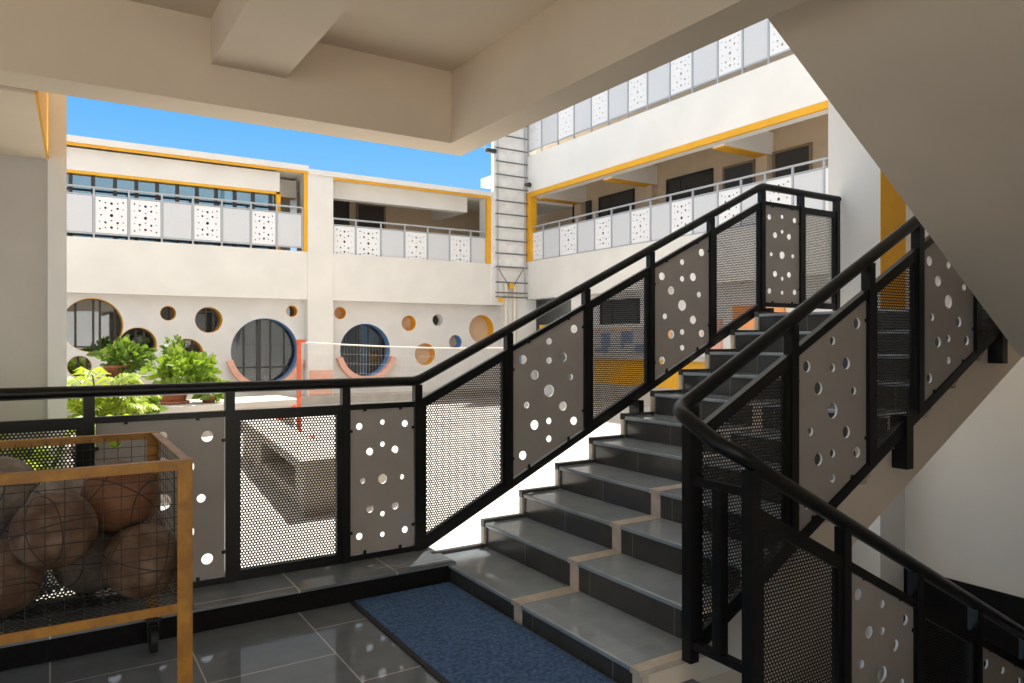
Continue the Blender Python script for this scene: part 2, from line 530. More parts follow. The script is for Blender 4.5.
# stairwell enclosure
struct('wall_right', MB().box(2.12, 6.2, -0.25, -0.1, -1.7, 7.6), 'beige', 'beige side wall of the stairwell', 'wall')
ew = MB().box(6.2, 6.4, -0.25, 3.49, -0.62, 7.8, mi=0).box(6.18, 6.4, -0.25, 3.49, -1.7, -0.62, mi=1)
struct('wall_end', ew, ['endwall', 'granite'], 'beige end wall of the stairwell above black granite dado', 'wall')
cm = MB().box(5.83, 6.4, 3.49, 3.97, -1.7, 7.8, mi=0).box(5.832, 6.20, 3.484, 3.49, 1.53, 7.8, mi=1)
struct('column_stair', cm, ['white', 'yellow'], 'tall white column with yellow side at the stair landing', 'column')
struct('floor_lower', MB().box(2.12, 6.18, -0.2, 3.76, -1.8, -1.6), 'tile', 'dark lower floor at the bottom of the descending stairs', 'floor')
struct('wall_lower', MB().box(2.0, 5.83, 3.76, 3.84, -1.7, -0.16), 'beige', 'retaining wall below courtyard level under the stairs', 'wall')

# ------------------------------------------------------------------ staircase (flight up to the landing)
SX, SRUN, SZ0, SRISE = 1.85, 0.2745, 0.10, 0.1425
SY0, SY1 = 2.02, 3.76
def step_x(i): return SX + (0.33 - SRUN if i > 0 else 0) + SRUN * i - (0.055 if i > 0 else 0) + (0.055 if i > 0 else 0)
stairs = thing('staircase', 'grey stone staircase with cream centre strip rising to the landing', 'staircase', (1.85, 2.9, 0))
def sx(i): return 1.85 if i == 0 else 2.18 + 0.2705 * (i - 1)
NST = 11
XL = sx(NST - 1)
# sloping slab beneath, following the steps above and flat below
top = [(1.88, 0.02)]
for i in range(NST):
    z = SZ0 + SRISE * i
    top += [(sx(i) + 0.02, z - 0.03)] if i == 0 else [(sx(i) + 0.02, SZ0 + SRISE * (i - 1) - 0.03), (sx(i) + 0.02, z - 0.03)]
ztop = SZ0 + SRISE * (NST - 1)
slab = top + [(5.82, ztop - 0.03), (5.82, 1.23), (4.87, 1.23), (2.42, -0.02), (1.88, -0.02)]
MB().prism(slab, 'y', SY0 + 0.012, SY1 - 0.012).build('stair_slab', 'slab', stairs)
for i in range(NST):
    z = SZ0 + SRISE * i
    zb = z - SRISE if i else 0.0
    x0 = sx(i)
    x1 = sx(i + 1) if i < NST - 1 else 5.81
    yl, yr = SY1 - 0.03, SY0 + 0.055
    tr = MB()
    tr.box(x0 - 0.012, x1 + 0.006, yr, 2.83, z - 0.022, z).box(x0 - 0.012, x1 + 0.006, 2.91, yl, z - 0.022, z)
    t = tr.build('tread', 'stone', stairs)
    bevel(t, 0.006)
    MB().box(x0, x0 + 0.03, yr, 2.835, zb, z - 0.022).box(x0, x0 + 0.03, 2.905, yl, zb, z - 0.022).build('riser', 'riser', stairs)
    s = MB().box(x0 - 0.0125, x1 + 0.006, 2.83, 2.91, z - 0.022, z + 0.0005).box(x0 - 0.001, x0 + 0.03, 2.835, 2.905, zb, z - 0.022)
    tag(s.build('centre_strip', 'marble', stairs), 'cream marble strip')
    s = MB().box(x0 - 0.014, x1 + 0.006, SY0, yr, z - 0.022, z + 0.0005).box(x0 - 0.002, x0 + 0.03, SY0, yr, zb, z - 0.022)
    tag(s.build('edge_strip', 'marble', stairs), 'cream stone edging at the step ends')
    MB().box(x0 - 0.018, x1, yl, SY1 + 0.004, z - 0.022, z + 0.018).build('tread_kerb', 'riser', stairs)
    s = MB().box(x0 - 0.016, x0 + 0.018, yl, SY1 + 0.004, zb, z - 0.022)
    tag(s.build('edge_strip', 'marble', stairs), 'cream stone edging at the step ends')

# upper flight seen from below
uz = lambda x: 1.24 + (4.27 - x) * 0.645
up = thing('upper_staircase', 'sloping plain soffit of the upper flight at top right', 'staircase', (3.0, 0.9, 2.0))
MB().prism([(4.275, 1.236), (5.82, 1.236), (5.82, 1.50), (4.45, 1.50), (2.09, uz(2.09) + 0.20), (2.09, uz(2.09))], 'y', -0.09, 1.80).build('soffit_slab', 'beige', up)
for i in range(8):
    x = 4.36 - 0.262 * i
    z = uz(x - 0.262) + 0.22
    MB().box(x - 0.262, x, 0.0, 1.76, z - 0.06, z + 0.11).build('upper_step', 'stone', up)

# flight going down
dn = thing('lower_staircase', 'dark stairs going down on the right behind the mesh railing', 'staircase', (2.1, 0.8, 0))
pts = []
for i in range(10):
    pts += [(2.12 + 0.27 * i, -0.15 * i if i else -0.001), (2.12 + 0.27 * (i + 1), -0.15 * i if i else -0.001)]
poly = pts + [(4.82, -1.5), (6.17, -1.5), (6.17, -1.59), (4.8, -1.62), (2.12, -0.25)]
MB().prism(poly, 'y', -0.09, 1.64).build('stair_flight', 'stone', dn)
for i in range(10):
    xx = 2.12 + 0.27 * (i + 1)
    tag(MB().box(xx - 0.012, xx + 0.012, -0.09, 1.64, -0.15 * i - 0.02, -0.15 * i + 0.004).build('nosing', 'marble', dn), 'cream step edge')

# ------------------------------------------------------------------ black stair railings
def rail_panel_mesh(par, xa, xb, zb, zt, slope, y, pw=0.0225, xref=None):
    """framed perforated sheet between two posts"""
    fr = 0.028
    a, b = xa + pw, xb - pw
    zl = lambda x: zb + slope * (x - xa)
    zh = lambda x: zt + slope * (x - xa)
    f = MB()
    y0, y1 = y - 0.014, y + 0.014
    def pz(x0, x1, f0, f1, o0, o1):
        f.hexa([(x0, y0, f0(x0) + o0), (x1, y0, f0(x1) + o0), (x1, y0, f1(x1) + o1), (x0, y0, f1(x0) + o1)],
               [(x0, y1, f0(x0) + o0), (x1, y1, f0(x1) + o0), (x1, y1, f1(x1) + o1), (x0, y1, f1(x0) + o1)])
    h = fr * math.sqrt(1 + slope * slope)
    pz(a, b, zl, zl, 0, h)
    pz(a, b, zh, zh, -h, 0)
    pz(a, a + fr, zl, zh, h, -h)
    pz(b - fr, b, zl, zh, h, -h)
    me = perforated_sheet('perforated_mesh', lambda x, z: a + fr * .4 < x < b - fr * .4 and zl(x) + h * .4 < z < zh(x) - h * .4,
                          a, b, min(zl(a), zl(b)), max(zh(a), zh(b)))
    mp = link('mesh_panel', me, par, loc=(0, y, 0))
    f.build('mesh_frame', 'black', mp)

def rail_panel_plate(par, xa, xb, zb, zt, slope, y, pw=0.0225):
    g = 0.004
    a, b = xa + pw + g, xb - pw - g
    w, cx = b - a, (a + b) / 2
    zl = lambda x: zb + 0.012 + slope * (x - xa)
    H = zt - zb - 0.014
    holes = []
    for u, v, r in DOTS:
        x = cx + u * w
        holes.append((x, zl(x) + (1 - v) * H, r * w * 0.82))
    me = holed_mesh('perforated_plate', [(a, zl(a)), (b, zl(b)), (b, zl(b) + H), (a, zl(a) + H)], holes, 0.010, 'plate')
    me.materials.append(M['dotpanel'])
    for f in me.polygons:
        if abs(f.normal.y) < 0.5 and abs(f.normal.x) < 0.999: f.material_index = 1
    p = link('perforated_plate', me, par, loc=(0, y, 0))
    t = MB()
    for u in (0.22, 0.78):
        x = a + w * u
        t.box(x - 0.008, x + 0.008, y - 0.012, y + 0.004, zl(x) - 0.014, zl(x) + 0.014)
        t.box(x - 0.008, x + 0.008, y - 0.012, y + 0.004, zl(x) + H - 0.014, zl(x) + H + 0.014)
    for v in (0.15, 0.85):
        t.box(a - 0.006, a + 0.012, y - 0.012, y + 0.004, zl(a) + H * v - .008, zl(a) + H * v + .008)
        t.box(b - 0.012, b + 0.006, y - 0.012, y + 0.004, zl(b) + H * v - .008, zl(b) + H * v + .008)
    t.build('fixing_tab', 'black', p)

YL = 3.85
rl = thing('stair_railing', 'long black railing along the courtyard edge climbing to the landing', 'railing', (1.8, YL, 0.11))
zr = 1.086
slope = (2.548 - 1.086) / (4.79 - 1.79)
def ztop_l(x): return zr if x < 1.79 else (zr + slope * (x - 1.79) if x < 4.79 else 2.548)
tag(MB().tube([(-3, YL, zr), (1.765, YL, zr), (1.80, YL, zr + 0.008), (1.84, YL, ztop_l(1.84)), (4.76, YL, ztop_l(4.76)), (4.80, YL, 2.548), (5.80, YL, 2.548)], 0.0285, 14)
    .build('handrail', 'black', rl))
m = MB().bar((-3, YL, 0.955), (1.79, YL, 0.955), 0.03, 0.03).bar((1.79, YL, 0.955), (4.79, YL, 0.955 + slope * 3), 0.03, 0.03).bar((4.79, YL, 0.955 + slope * 3), (5.79, YL, 0.955 + slope * 3), 0.03, 0.03)
m.build('mid_rail', 'black', rl)
MB().bar((1.79, YL, 0.115), (4.79, YL, 0.115 + slope * 3), 0.03, 0.045).bar((4.79, YL, 0.115 + slope * 3 + 0.03), (5.79, YL, 0.115 + slope * 3 + 0.03), 0.03, 0.035).build('bottom_rail', 'black', rl)
MB().bar((-3, YL, 0.128), (1.79, YL, 0.128), 0.03, 0.03).build('bottom_rail', 'black', rl)
postx = [-2.25, -1.65, -1.05, -0.45, 0.15, 0.76, 1.36, 1.79, 2.41, 3.02, 3.60, 4.21, 4.79, 5.28, 5.77]
kinds = 'pmpmpmpmpmpmpm'
for i, x in enumerate(postx):
    zt = ztop_l(x) - 0.02
    zb = 0.112 if x < 1.8 else (0.10 + slope * (x - 1.79) if x < 4.8 else 0.115 + slope * 3)
    MB().box(x - 0.0225, x + 0.0225, YL - 0.0225, YL + 0.0225, zb, zt).build('post', 'black', rl)
kinds = ['m', 'p', 'm', 'm', 'p', 'm', 'p', 'm', 'p', 'm', 'p', 'm', 'p', 'm']
for i in range(len(postx) - 1):
    xa, xb = postx[i], postx[i + 1]
    s = 0 if xb < 1.8 or xa > 4.7 else slope
    zb = 0.135 if xa < 1.78 else 0.12 + slope * (min(xa, 4.79) - 1.79) + (0.03 if s == 0 else 0.018)
    zt = 0.945 if xa < 1.78 else 0.945 + slope * (min(xa, 4.79) - 1.79)
    (rail_panel_mesh if kinds[i] == 'm' else rail_panel_plate)(rl, xa, xb, zb, zt, s, YL)
for x in (3.43, 4.80):
    MB().box(x - 0.022, x + 0.022, SY1 - 0.002, YL + 0.01, slope * (x - 1.79) - 0.04, slope * (x - 1.79) + 0.11).build('wall_bracket', 'black', rl)

YR, Y2 = 1.985, 1.70
rr = thing('stair_railing', 'black railing at right wrapping from the stairs to the flight down', 'railing', (2.05, 1.84, 0))
SR = 0.522
zR = lambda x: 1.10 + SR * (x - 2.07)
S2 = -0.508
z2 = lambda x: 0.90 + S2 * (x - 2.04)
loop = [(5.0, YR, zR(5.0)), (2.16, YR, zR(2.16))]
RB, XB = 0.085, 1.957
for k in range(9):
    a = PI / 2 + PI / 2 * k / 8
    loop.append((XB + RB + RB * math.cos(a), YR - RB + RB * math.sin(a), 1.085 - 0.006 * k))
for k in range(9):
    a = PI + PI / 2 * k / 8
    loop.append((XB + RB + RB * math.cos(a), Y2 + RB + RB * math.sin(a), 0.975 - 0.0085 * k))
loop += [(2.16, Y2, z2(2.16)), (4.9, Y2, z2(4.9))]
MB().tube(loop, 0.0285, 14).build('handrail', 'black', rr)
MB().bar((2.05, YR, zR(2.05) - 0.15), (5.0, YR, zR(5.0) - 0.15), 0.03, 0.035).build('mid_rail', 'black', rr)
MB().bar((2.05, YR, zR(2.05) - 0.96), (5.0, YR, zR(5.0) - 0.96), 0.03, 0.045).build('bottom_rail', 'black', rr)
MB().bar((2.05, Y2, z2(2.05) - 0.16), (4.9, Y2, z2(4.9) - 0.16), 0.03, 0.035).build('mid_rail', 'black', rr)
MB().bar((2.05, Y2, z2(2.05) - 0.90), (4.9, Y2, z2(4.9) - 0.90), 0.03, 0.045).build('bottom_rail', 'black', rr)
px_r = [2.06, 2.66, 3.22, 3.64, 4.20, 4.76]
for i, x in enumerate(px_r):
    MB().box(x - 0.0225, x + 0.0225, YR - 0.0225, YR + 0.0225, 0.10 if i == 0 else zR(x) - 0.96, zR(x) - 0.02).build('post', 'black', rr)
for i in range(5):
    xa, xb = px_r[i], px_r[i + 1]
    zb, zt = zR(xa) - 0.945, zR(xa) - 0.155
    (rail_panel_mesh if i % 2 == 0 else rail_panel_plate)(rr, xa, xb, zb, zt, SR, YR)
for x in (3.52, 4.47):
    o = MB().box(x - 0.028, x + 0.028, YR - 0.03, SY0 + 0.02, zR(x) - 1.16, zR(x) - 0.90).build('wall_bracket', 'black', rr)
px_2 = [2.06, 2.59, 3.10, 3.60, 4.10, 4.60]
for i, x in enumerate(px_2):
    zz = max(-1.5, 0.10 if i == 0 else z2(x) - 0.98)
    MB().box(x - 0.0225, x + 0.0225, Y2 - 0.0225, Y2 + 0.0225, zz if i else 0.0, z2(x) - 0.02).build('post', 'black', rr)
for i in range(5):
    xa, xb = px_2[i], px_2[i + 1]
    zb, zt = z2(xa) - 0.885, z2(xa) - 0.165
    (rail_panel_mesh if i % 2 == 0 else rail_panel_plate)(rr, xa, xb, zb, zt, S2, Y2)
xg = 2.06
for zz in (0.79, 0.17):
    MB().bar((xg, YR, zz), (xg, Y2, zz), 0.03, 0.03).build('cross_rail', 'black', rr)
MB().box(xg - 0.02, xg + 0.02, 1.82, 1.86, 0.18, 0.78).build('baluster', 'black', rr)

# ------------------------------------------------------------------ blue mat
dm = thing('door_mat', 'blue carpet mat on the floor at the foot of the stairs', 'mat', (1.55, 2.6, 0))
bevel(MB().box(1.295, 1.83, 1.4, 3.53, 0.001, 0.013).build('mat_pile', 'mat', dm), 0.004)
MB().box(1.272, 1.30, 1.4, 3.53, 0.001, 0.009).build('mat_edging', 'matedge', dm)

# ------------------------------------------------------------------ ball cart
CX0, CX1, CY0, CY1, CZ0, CZ1 = -1.02, 0.39, 2.575, 3.45, 0.455, 0.915
cart = thing('ball_cart', 'rusty yellow wheeled wire cage cart full of old basketballs', 'cart', (-0.3, 3.0, 0))
aw = 0.028
ft = MB()
for y in (CY0, CY1):
    for z, d in ((CZ1, 1), (CZ0, -1)):
        ft.box(CX0, CX1, y - 0.003, y + 0.003, z - aw / 2, z + aw / 2)
        ft.box(CX0, CX1, min(y, y + (aw if y == CY0 else -aw)), max(y, y + (aw if y == CY0 else -aw)), z + d * aw / 2 - 0.003, z + d * aw / 2 + 0.003)
for x in (CX0, CX1):
    for z, d in ((CZ1, 1), (CZ0, -1)):
        ft.box(x - 0.003, x + 0.003, CY0, CY1, z - aw / 2, z + aw / 2)
        ft.box(min(x, x + (aw if x == CX0 else -aw)), max(x, x + (aw if x == CX0 else -aw)), CY0, CY1, z + d * aw / 2 - 0.0045, z + d * aw / 2 + 0.0015)
ft.build('cage_frame', 'cart', cart)
aw = 0.042
for x, y in ((CX0, CY0), (CX1, CY0), (CX0, CY1), (CX1, CY1)):
    sxn, syn = (1 if x == CX0 else -1), (1 if y == CY0 else -1)
    l = MB()
    xx, yy = x + sxn * aw * .5, y + syn * aw * .5
    l.box(min(x, x + sxn * aw), max(x, x + sxn * aw), y - 0.0045, y + 0.0045, 0.145, CZ1 + 0.017)
    l.box(x - 0.0045, x + 0.0045, min(y, y + syn * aw), max(y, y + syn * aw), 0.145, CZ1 + 0.017)
    leg = l.build('leg', 'cart', cart)
    w = MB()
    cxx, cyy = x + sxn * 0.02, y + syn * 0.02
    w.tube([(cxx - 0.014, cyy, 0.055), (cxx + 0.014, cyy, 0.055)], 0.055, 16)
    w.box(cxx - 0.03, cxx + 0.03, cyy - 0.03, cyy + 0.03, 0.135, 0.148)
    w.box(cxx - 0.022, cxx - 0.018, cyy - 0.018, cyy + 0.018, 0.05, 0.14).box(cxx + 0.018, cxx + 0.022, cyy - 0.018, cyy + 0.018, 0.05, 0.14)
    w.build('caster', 'caster', leg)
def grid_side(p, u, v, nu, nv, name):
    g = MB()
    p, u, v = Vector(p), Vector(u), Vector(v)
    for i in range(1, nu):
        a = p + u * (i / nu)
        g.tube([a, a + v], 0.0013, 5, cap=False)
    for j in range(1, nv):
        a = p + v * (j / nv)
        g.tube([a, a + u], 0.0013, 5, cap=False)
    g.build(name, 'wire', cart)
LX, LY, LZ = CX1 - CX0, CY1 - CY0, CZ1 - CZ0
grid_side((CX0, CY0 + 0.008, CZ0), (LX, 0, 0), (0, 0, LZ), 28, 11, 'wire_side')
grid_side((CX0, CY1 - 0.008, CZ0), (LX, 0, 0), (0, 0, LZ), 28, 11, 'wire_side')
grid_side((CX0 + 0.008, CY0, CZ0), (0, LY, 0), (0, 0, LZ), 17, 11, 'wire_side')
grid_side((CX1 - 0.008, CY0, CZ0), (0, LY, 0), (0, 0, LZ), 17, 11, 'wire_side')
me = perforated_sheet('cart_floor', lambda x, z: True, CX0 + .01, CX1 - .02, CY0 + .01, CY1 - .02, pitch=0.024, hole=0.008)
me.transform(Matrix.Rotation(-PI / 2, 4, 'X'))
me.transform(Matrix.Scale(-1, 4, (0, 1, 0)))
me.transform(Matrix.Translation((0, 0, CZ0 - 0.012)))
ys = [v.co.y for v in me.vertices]
if min(ys) < 0: me.transform(Matrix.Scale(-1, 4, (0, 1, 0)))
link('cage_floor', me, cart)

# balls
bm_ = bmesh.new()
bmesh.ops.create_uvsphere(bm_, u_segments=40, v_segments=24, radius=0.12)
for f in bm_.faces: f.smooth = True
ball_mesh = bpy.data.meshes.new('basketball')
bm_.to_mesh(ball_mesh)
bm_.free()
BALLS = [
    (-0.155, 3.228, 0.779, 'b_grey', 'dark grey basketball riding high at the left end of the cart pile'),
    (0.044, 3.10, 0.713, 'b_grey', 'pale grey basketball just behind the front brown basketball'),
    (0.012, 2.706, 0.725, 'b_brown', 'worn brown basketball in front with a broad centre seam, above the cart middle'),
    (0.203, 2.841, 0.783, 'b_orange', 'orange brown basketball highest at the right side of the cart'),
    (0.22, 3.319, 0.72, 'b_grey', 'greyish basketball half hidden behind the high orange one'),
    (0.259, 2.706, 0.591, 'b_brown', 'worn brown basketball low in the front right corner of the cart'),
    (-0.135, 2.813, 0.567, 'b_brown', 'dark brown basketball low at the front left, cut by the picture edge'),
    (0.124, 2.922, 0.57, 'b_dark', 'dark basketball sunk between the two front brown ones'),
    (0.259, 3.121, 0.589, 'b_brown', 'brown basketball behind the low front right ball'),
    (-0.08, 3.319, 0.567, 'b_dark', 'dark basketball deep at the back left of the cart'),
    (-0.38, 2.85, 0.572, 'b_brown', None), (-0.40, 3.20, 0.60, 'b_grey', None),
]
random.seed(5)
for x, y, z, mt, lb in BALLS:
    if lb is None: continue
    me = ball_mesh.copy()
    me.materials.append(M[mt])
    o = bpy.data.objects.new('basketball', me)
    COL.objects.link(o)
    o.location = (x, y, z)
    o.rotation_euler = (random.uniform(0, 6), random.uniform(0, 6), random.uniform(0, 6))
    tag(o, lb, 'ball', 'worn basketballs in the cart')

# ------------------------------------------------------------------ far facade of the courtyard (plane y = 17)
YB, ZG = 17.0, -0.15
X0B = -7.0
struct('wall_fascia', MB().box(X0B, 10.4, YB, YB + 0.35, 2.28, 3.40), 'cream', 'plain cream band of wall between ground floor and far balconies', 'wall')
struct('column_far', MB().box(5.09, 5.70, YB - 0.03, YB + 0.6, ZG, 5.30), 'cream', 'broad cream column between the two bays of the far building', 'column')
struct('column_corner', MB().box(10.07, 11.55, YB - 0.02, YB + 0.6, 2.28, 5.22).box(10.13, 11.55, YB - 0.02, YB + 0.06, 5.22, 9.0).box(10.56, 11.55, YB - 0.02, YB + 0.6, ZG, 2.28), 'white', 'white corner column behind the ladder', 'column')
rf = MB().box(X0B, 5.10, YB - 0.08, YB + 7.0, 5.27, 5.40, mi=0).box(X0B, 5.08, YB - 0.04, YB + 0.0, 5.215, 5.27, mi=1)
struct('roof', rf, ['cream', 'yellow'], 'thin far roof edge with yellow stripe above the ribbon window', 'roof')
rf = MB().box(5.10, 10.12, YB - 0.08, YB + 7.0, 5.21, 5.33, mi=0).box(10.12, 12.9, YB + 0.06, YB + 7.0, 5.21, 5.33, mi=0).box(5.70, 10.05, YB - 0.03, YB + 0.02, 5.15, 5.21, mi=1)
struct('roof', rf, ['cream', 'yellow'], 'thin far roof edge with yellow stripe above the open corridor bay', 'roof')
MBt = MB().box(5.0, 5.09, YB - 0.035, YB + 0.02, 3.40, 5.215)
struct('trim_2', MBt, 'yellow', 'vertical yellow strip ending the ribbon window bay', 'trim')
struct('trim_3', MB().box(9.95, 10.07, YB - 0.035, YB + 0.06, 3.40, 5.15), 'yellow', 'vertical yellow strip left of the ladder on the far facade', 'trim')
struct('floor_far_balcony', MB().box(X0B, 10.4, YB + 0.35, YB + 7, 3.1, 3.40), 'recess', 'far balcony floor slab behind the cream band', 'floor')

# ground floor walls with round openings
CIRC1 = [(0.73, 1.63, 0.56, 'y'), (1.55, 1.24, 0.36, 'y'), (2.12, 1.90, 0.16, 'y'), (2.93, 1.77, 0.29, 'y'),
         (2.49, 1.03, 0.34, 'y'), (4.13, 1.08, 0.76, 'b'), (4.73, 2.0, 0.135, 'y'), (0.50, 0.80, 0.22, 'y')]
CIRC2 = [(5.88, 1.98, 0.15, 'y'), (6.52, 1.09, 0.655, 'b'), (7.67, 1.76, 0.20, 'y'), (8.12, 0.97, 0.29, 'y'),
         (8.49, 1.85, 0.165, 'w'), (9.00, 1.28, 0.19, 'b'), (9.79, 1.63, 0.385, 'y')]
YW = YB + 0.28
FQ = 17.28 / 17.0
CIRC1 = [(x * FQ, 1.32 + (z - 1.32) * FQ, r, c) for x, z, r, c in CIRC1]
CIRC2 = [(x * FQ, 1.32 + (z - 1.32) * FQ, r, c) for x, z, r, c in CIRC2]
def holed_wall(name, xa, xb, circ, label):
    me = holed_mesh(name, [(xa, ZG), (xb, ZG), (xb, 2.28), (xa, 2.28)], [(x, z, r) for x, z, r, _ in circ], 0.30, 'recess', res=48)
    o = link(name, me, None, loc=(0, YW + 0.15, 0))
    return tag(o, label, 'wall', kind='structure')
holed_wall('wall_porthole', X0B, 5.09, CIRC1, 'recessed pale wall pierced by round windows behind the plants')
holed_wall('wall_porthole', 5.70, 10.56, CIRC2, 'recessed pale wall pierced by round openings right of the broad column')
def ring(cx, cz, r0, r1, ya, yb, a0=0, a1=2 * PI, n=48):
    mb = MB()
    vs, fs = [], []
    full = abs(a1 - a0 - 2 * PI) < 1e-6
    cnt = n if full else n + 1
    for k in range(cnt):
        a = a0 + (a1 - a0) * k / n
        c, s_ = math.cos(a), math.sin(a)
        vs += [(cx + r0 * c, ya, cz + r0 * s_), (cx + r1 * c, ya, cz + r1 * s_), (cx + r1 * c, yb, cz + r1 * s_), (cx + r0 * c, yb, cz + r0 * s_)]
    for k in range(n):
        l = (k + 1) % cnt
        for q in range(4):
            fs.append((k * 4 + q, k * 4 + (q + 1) % 4, l * 4 + (q + 1) % 4, l * 4 + q))
    if not full:
        fs += [(0, 1, 2, 3), (n * 4, n * 4 + 3, n * 4 + 2, n * 4 + 1)]
    return mb.add(vs, fs)
WL1 = ['largest round window at far left of the pale wall', 'half hidden round window above the pale green bush', 'tiny round window between the two upper round windows',
       'round window with two dark bars right of the tiny one', 'round window low behind the potted bush', 'huge round window with blue reveal and salmon seat, left of broad column',
       'tiny round opening just left of broad cream column', 'small round window low behind the lime ferns']
WL2 = ['tiny round opening just right of broad cream column', 'huge round window with salmon seat arcs, right of broad column', 'yellow edged round opening third from the broad column',
       'yellow edged round opening low above the handrail', 'small pale edged round opening in the upper right', 'small blue edged round opening near the handrail', 'big yellow edged round opening nearest the ladder']
wn = 0
for circ, labels in ((CIRC1, WL1), (CIRC2, WL2)):
    for (x, z, r, kc), lb in zip(circ, labels):
        wn += 1
        w = thing('window_%d' % wn, lb, 'window', (x, YW, z), kind='structure')
        rv = ring(x, z, r - 0.008, r - 0.001, YW + 0.004, YW + 0.30).build('reveal', {'y': 'yellow', 'b': 'blue', 'w': 'white'}[kc], w)
        glazed = circ is CIRC1 or r > 0.6
        if glazed:
            n = 40
            MB().add([(x + r * math.cos(2 * PI * k / n), YW + 0.27, z + r * math.sin(2 * PI * k / n)) for k in range(n)], [tuple(range(n))]).build('pane', 'darkglass' if r > 0.6 else 'glass', w)
            bars = MB()
            if r > 0.6: xs = (-0.42, -0.12, -0.06, 0.18, 0.5)
            elif r > 0.5: xs = (-0.30, 0.02, 0.14, 0.42)
            else: xs = (-0.02, 0.14) if r > 0.2 else (0.05,)
            for dx in xs:
                h = math.sqrt(max(0, r * r - dx * dx)) - 0.004
                bars.box(x + dx - 0.022, x + dx + 0.022, YW + 0.255, YW + 0.285, z - h, z + h)
            bars.build('mullion', 'frame', w)
            if r > 0.6:
                h = math.sqrt(r * r - 0.25 * r * r) - 0.01
                MB().box(x - h, x + h, YW + 0.25, YW + 0.275, z - 0.5 * r - 0.02, z - 0.5 * r + 0.02).build('transom', 'frame', w)
        else:
            n = 40
            MB().add([(x + r * math.cos(2 * PI * k / n), YW + 0.29, z + r * math.sin(2 * PI * k / n)) for k in range(n)], [tuple(range(n))]).build('back_plate', 'tan' if kc != 'w' else 'dark', w)
        if r > 0.6:
            ring(x, z, r, r + 0.13, YW - 0.16, YW - 0.002, PI * 1.08, PI * 1.92).build('curved_seat', 'salmon', w)
# rooms behind the glass
room = MB()
room.box(X0B, 13, 21.5, 21.6, ZG, 3.1).box(X0B - .1, X0B, YW, 21.6, ZG, 3.1).box(X0B, 13, 21.4, 24, 3.08, 3.2).box(X0B, 10.56, YW + 0.31, 21.6, ZG - .1, ZG + 0.02).box(5.2, 5.4, YW + 0.31, 21.5, ZG, 3.1)
struct('wall_far_rooms', room, 'room', 'dim grey rooms behind the round windows', 'wall')
tb = thing('desk', 'dark desk standing in the room behind the huge left round window', 'desk', (4.3, 19.0, ZG))
MB().box(3.4, 5.0, 18.6, 19.3, 0.58, 0.63).build('desk_top', 'dark', tb)
for x in (3.45, 4.95):
    MB().box(x - 0.03, x + 0.03, 18.65, 19.25, ZG + .02, 0.58).build('leg', 'dark', tb)
struct('trim_4', MB().box(X0B, 10.1, YB - 0.35, YW + 0.0, ZG, 0.02), 'concrete', 'low grey plinth along the foot of the far wall', 'plinth')
pk = MB().box(5.12, 5.67, YB - 0.055, YB - 0.028, 0.05, 0.62)
tag(pk.build('wall_panel', 'salmon'), 'salmon square panel low on the broad cream column', 'panel')

# first floor, left bay: projecting room with ribbon window
rb = MB().box(X0B, 4.48, YB + 0.10, YB + 0.30, 4.73, 5.20).box(4.30, 4.48, YB + 0.30, YB + 3, 3.4, 5.2).box(X0B, 4.48, YB + 3, YB + 3.2, 3.4, 5.2)
struct('wall_ribbon', rb, 'cream', 'cream wall over the far ribbon window', 'wall')
wn += 1
w = thing('window_%d' % wn, 'long blue glazed ribbon window with dark mullions behind the far railing', 'window', (1.5, YB + 0.5, 3.4), kind='structure')
MB().box(X0B, 4.40, YB + 0.21, YB + 0.22, 3.42, 4.73).build('pane', 'blueglass', w)
for i in range(28):
    x = 4.30 - 0.395 * i
    MB().box(x - 0.035, x + 0.035, YB + 0.16, YB + 0.25, 3.40, 4.73).build('mullion', 'frame', w)
MB().box(X0B, 4.48, YB + 0.09, YB + 0.31, 4.69, 4.745).box(4.40, 4.50, YB + 0.09, YB + 0.31, 3.4, 4.745).build('window_surround', 'yellow', w)
struct('wall_far_corridor', MB().box(4.48, 5.3, YB + 2.2, YB + 2.4, 3.4, 5.25), 'recess', 'back wall of the small open bay beside the ribbon window', 'wall')
struct('ceiling_beam', MB().box(4.5, 5.09, YB + 0.9, YB + 1.15, 4.8, 5.22, mi=0).box(4.5, 5.09, YB + .9, YB + 1.15, 4.79, 4.80, mi=1), ['white', 'yellow'],
       'small beam with yellow underside at the end of the ribbon window bay', 'beam')

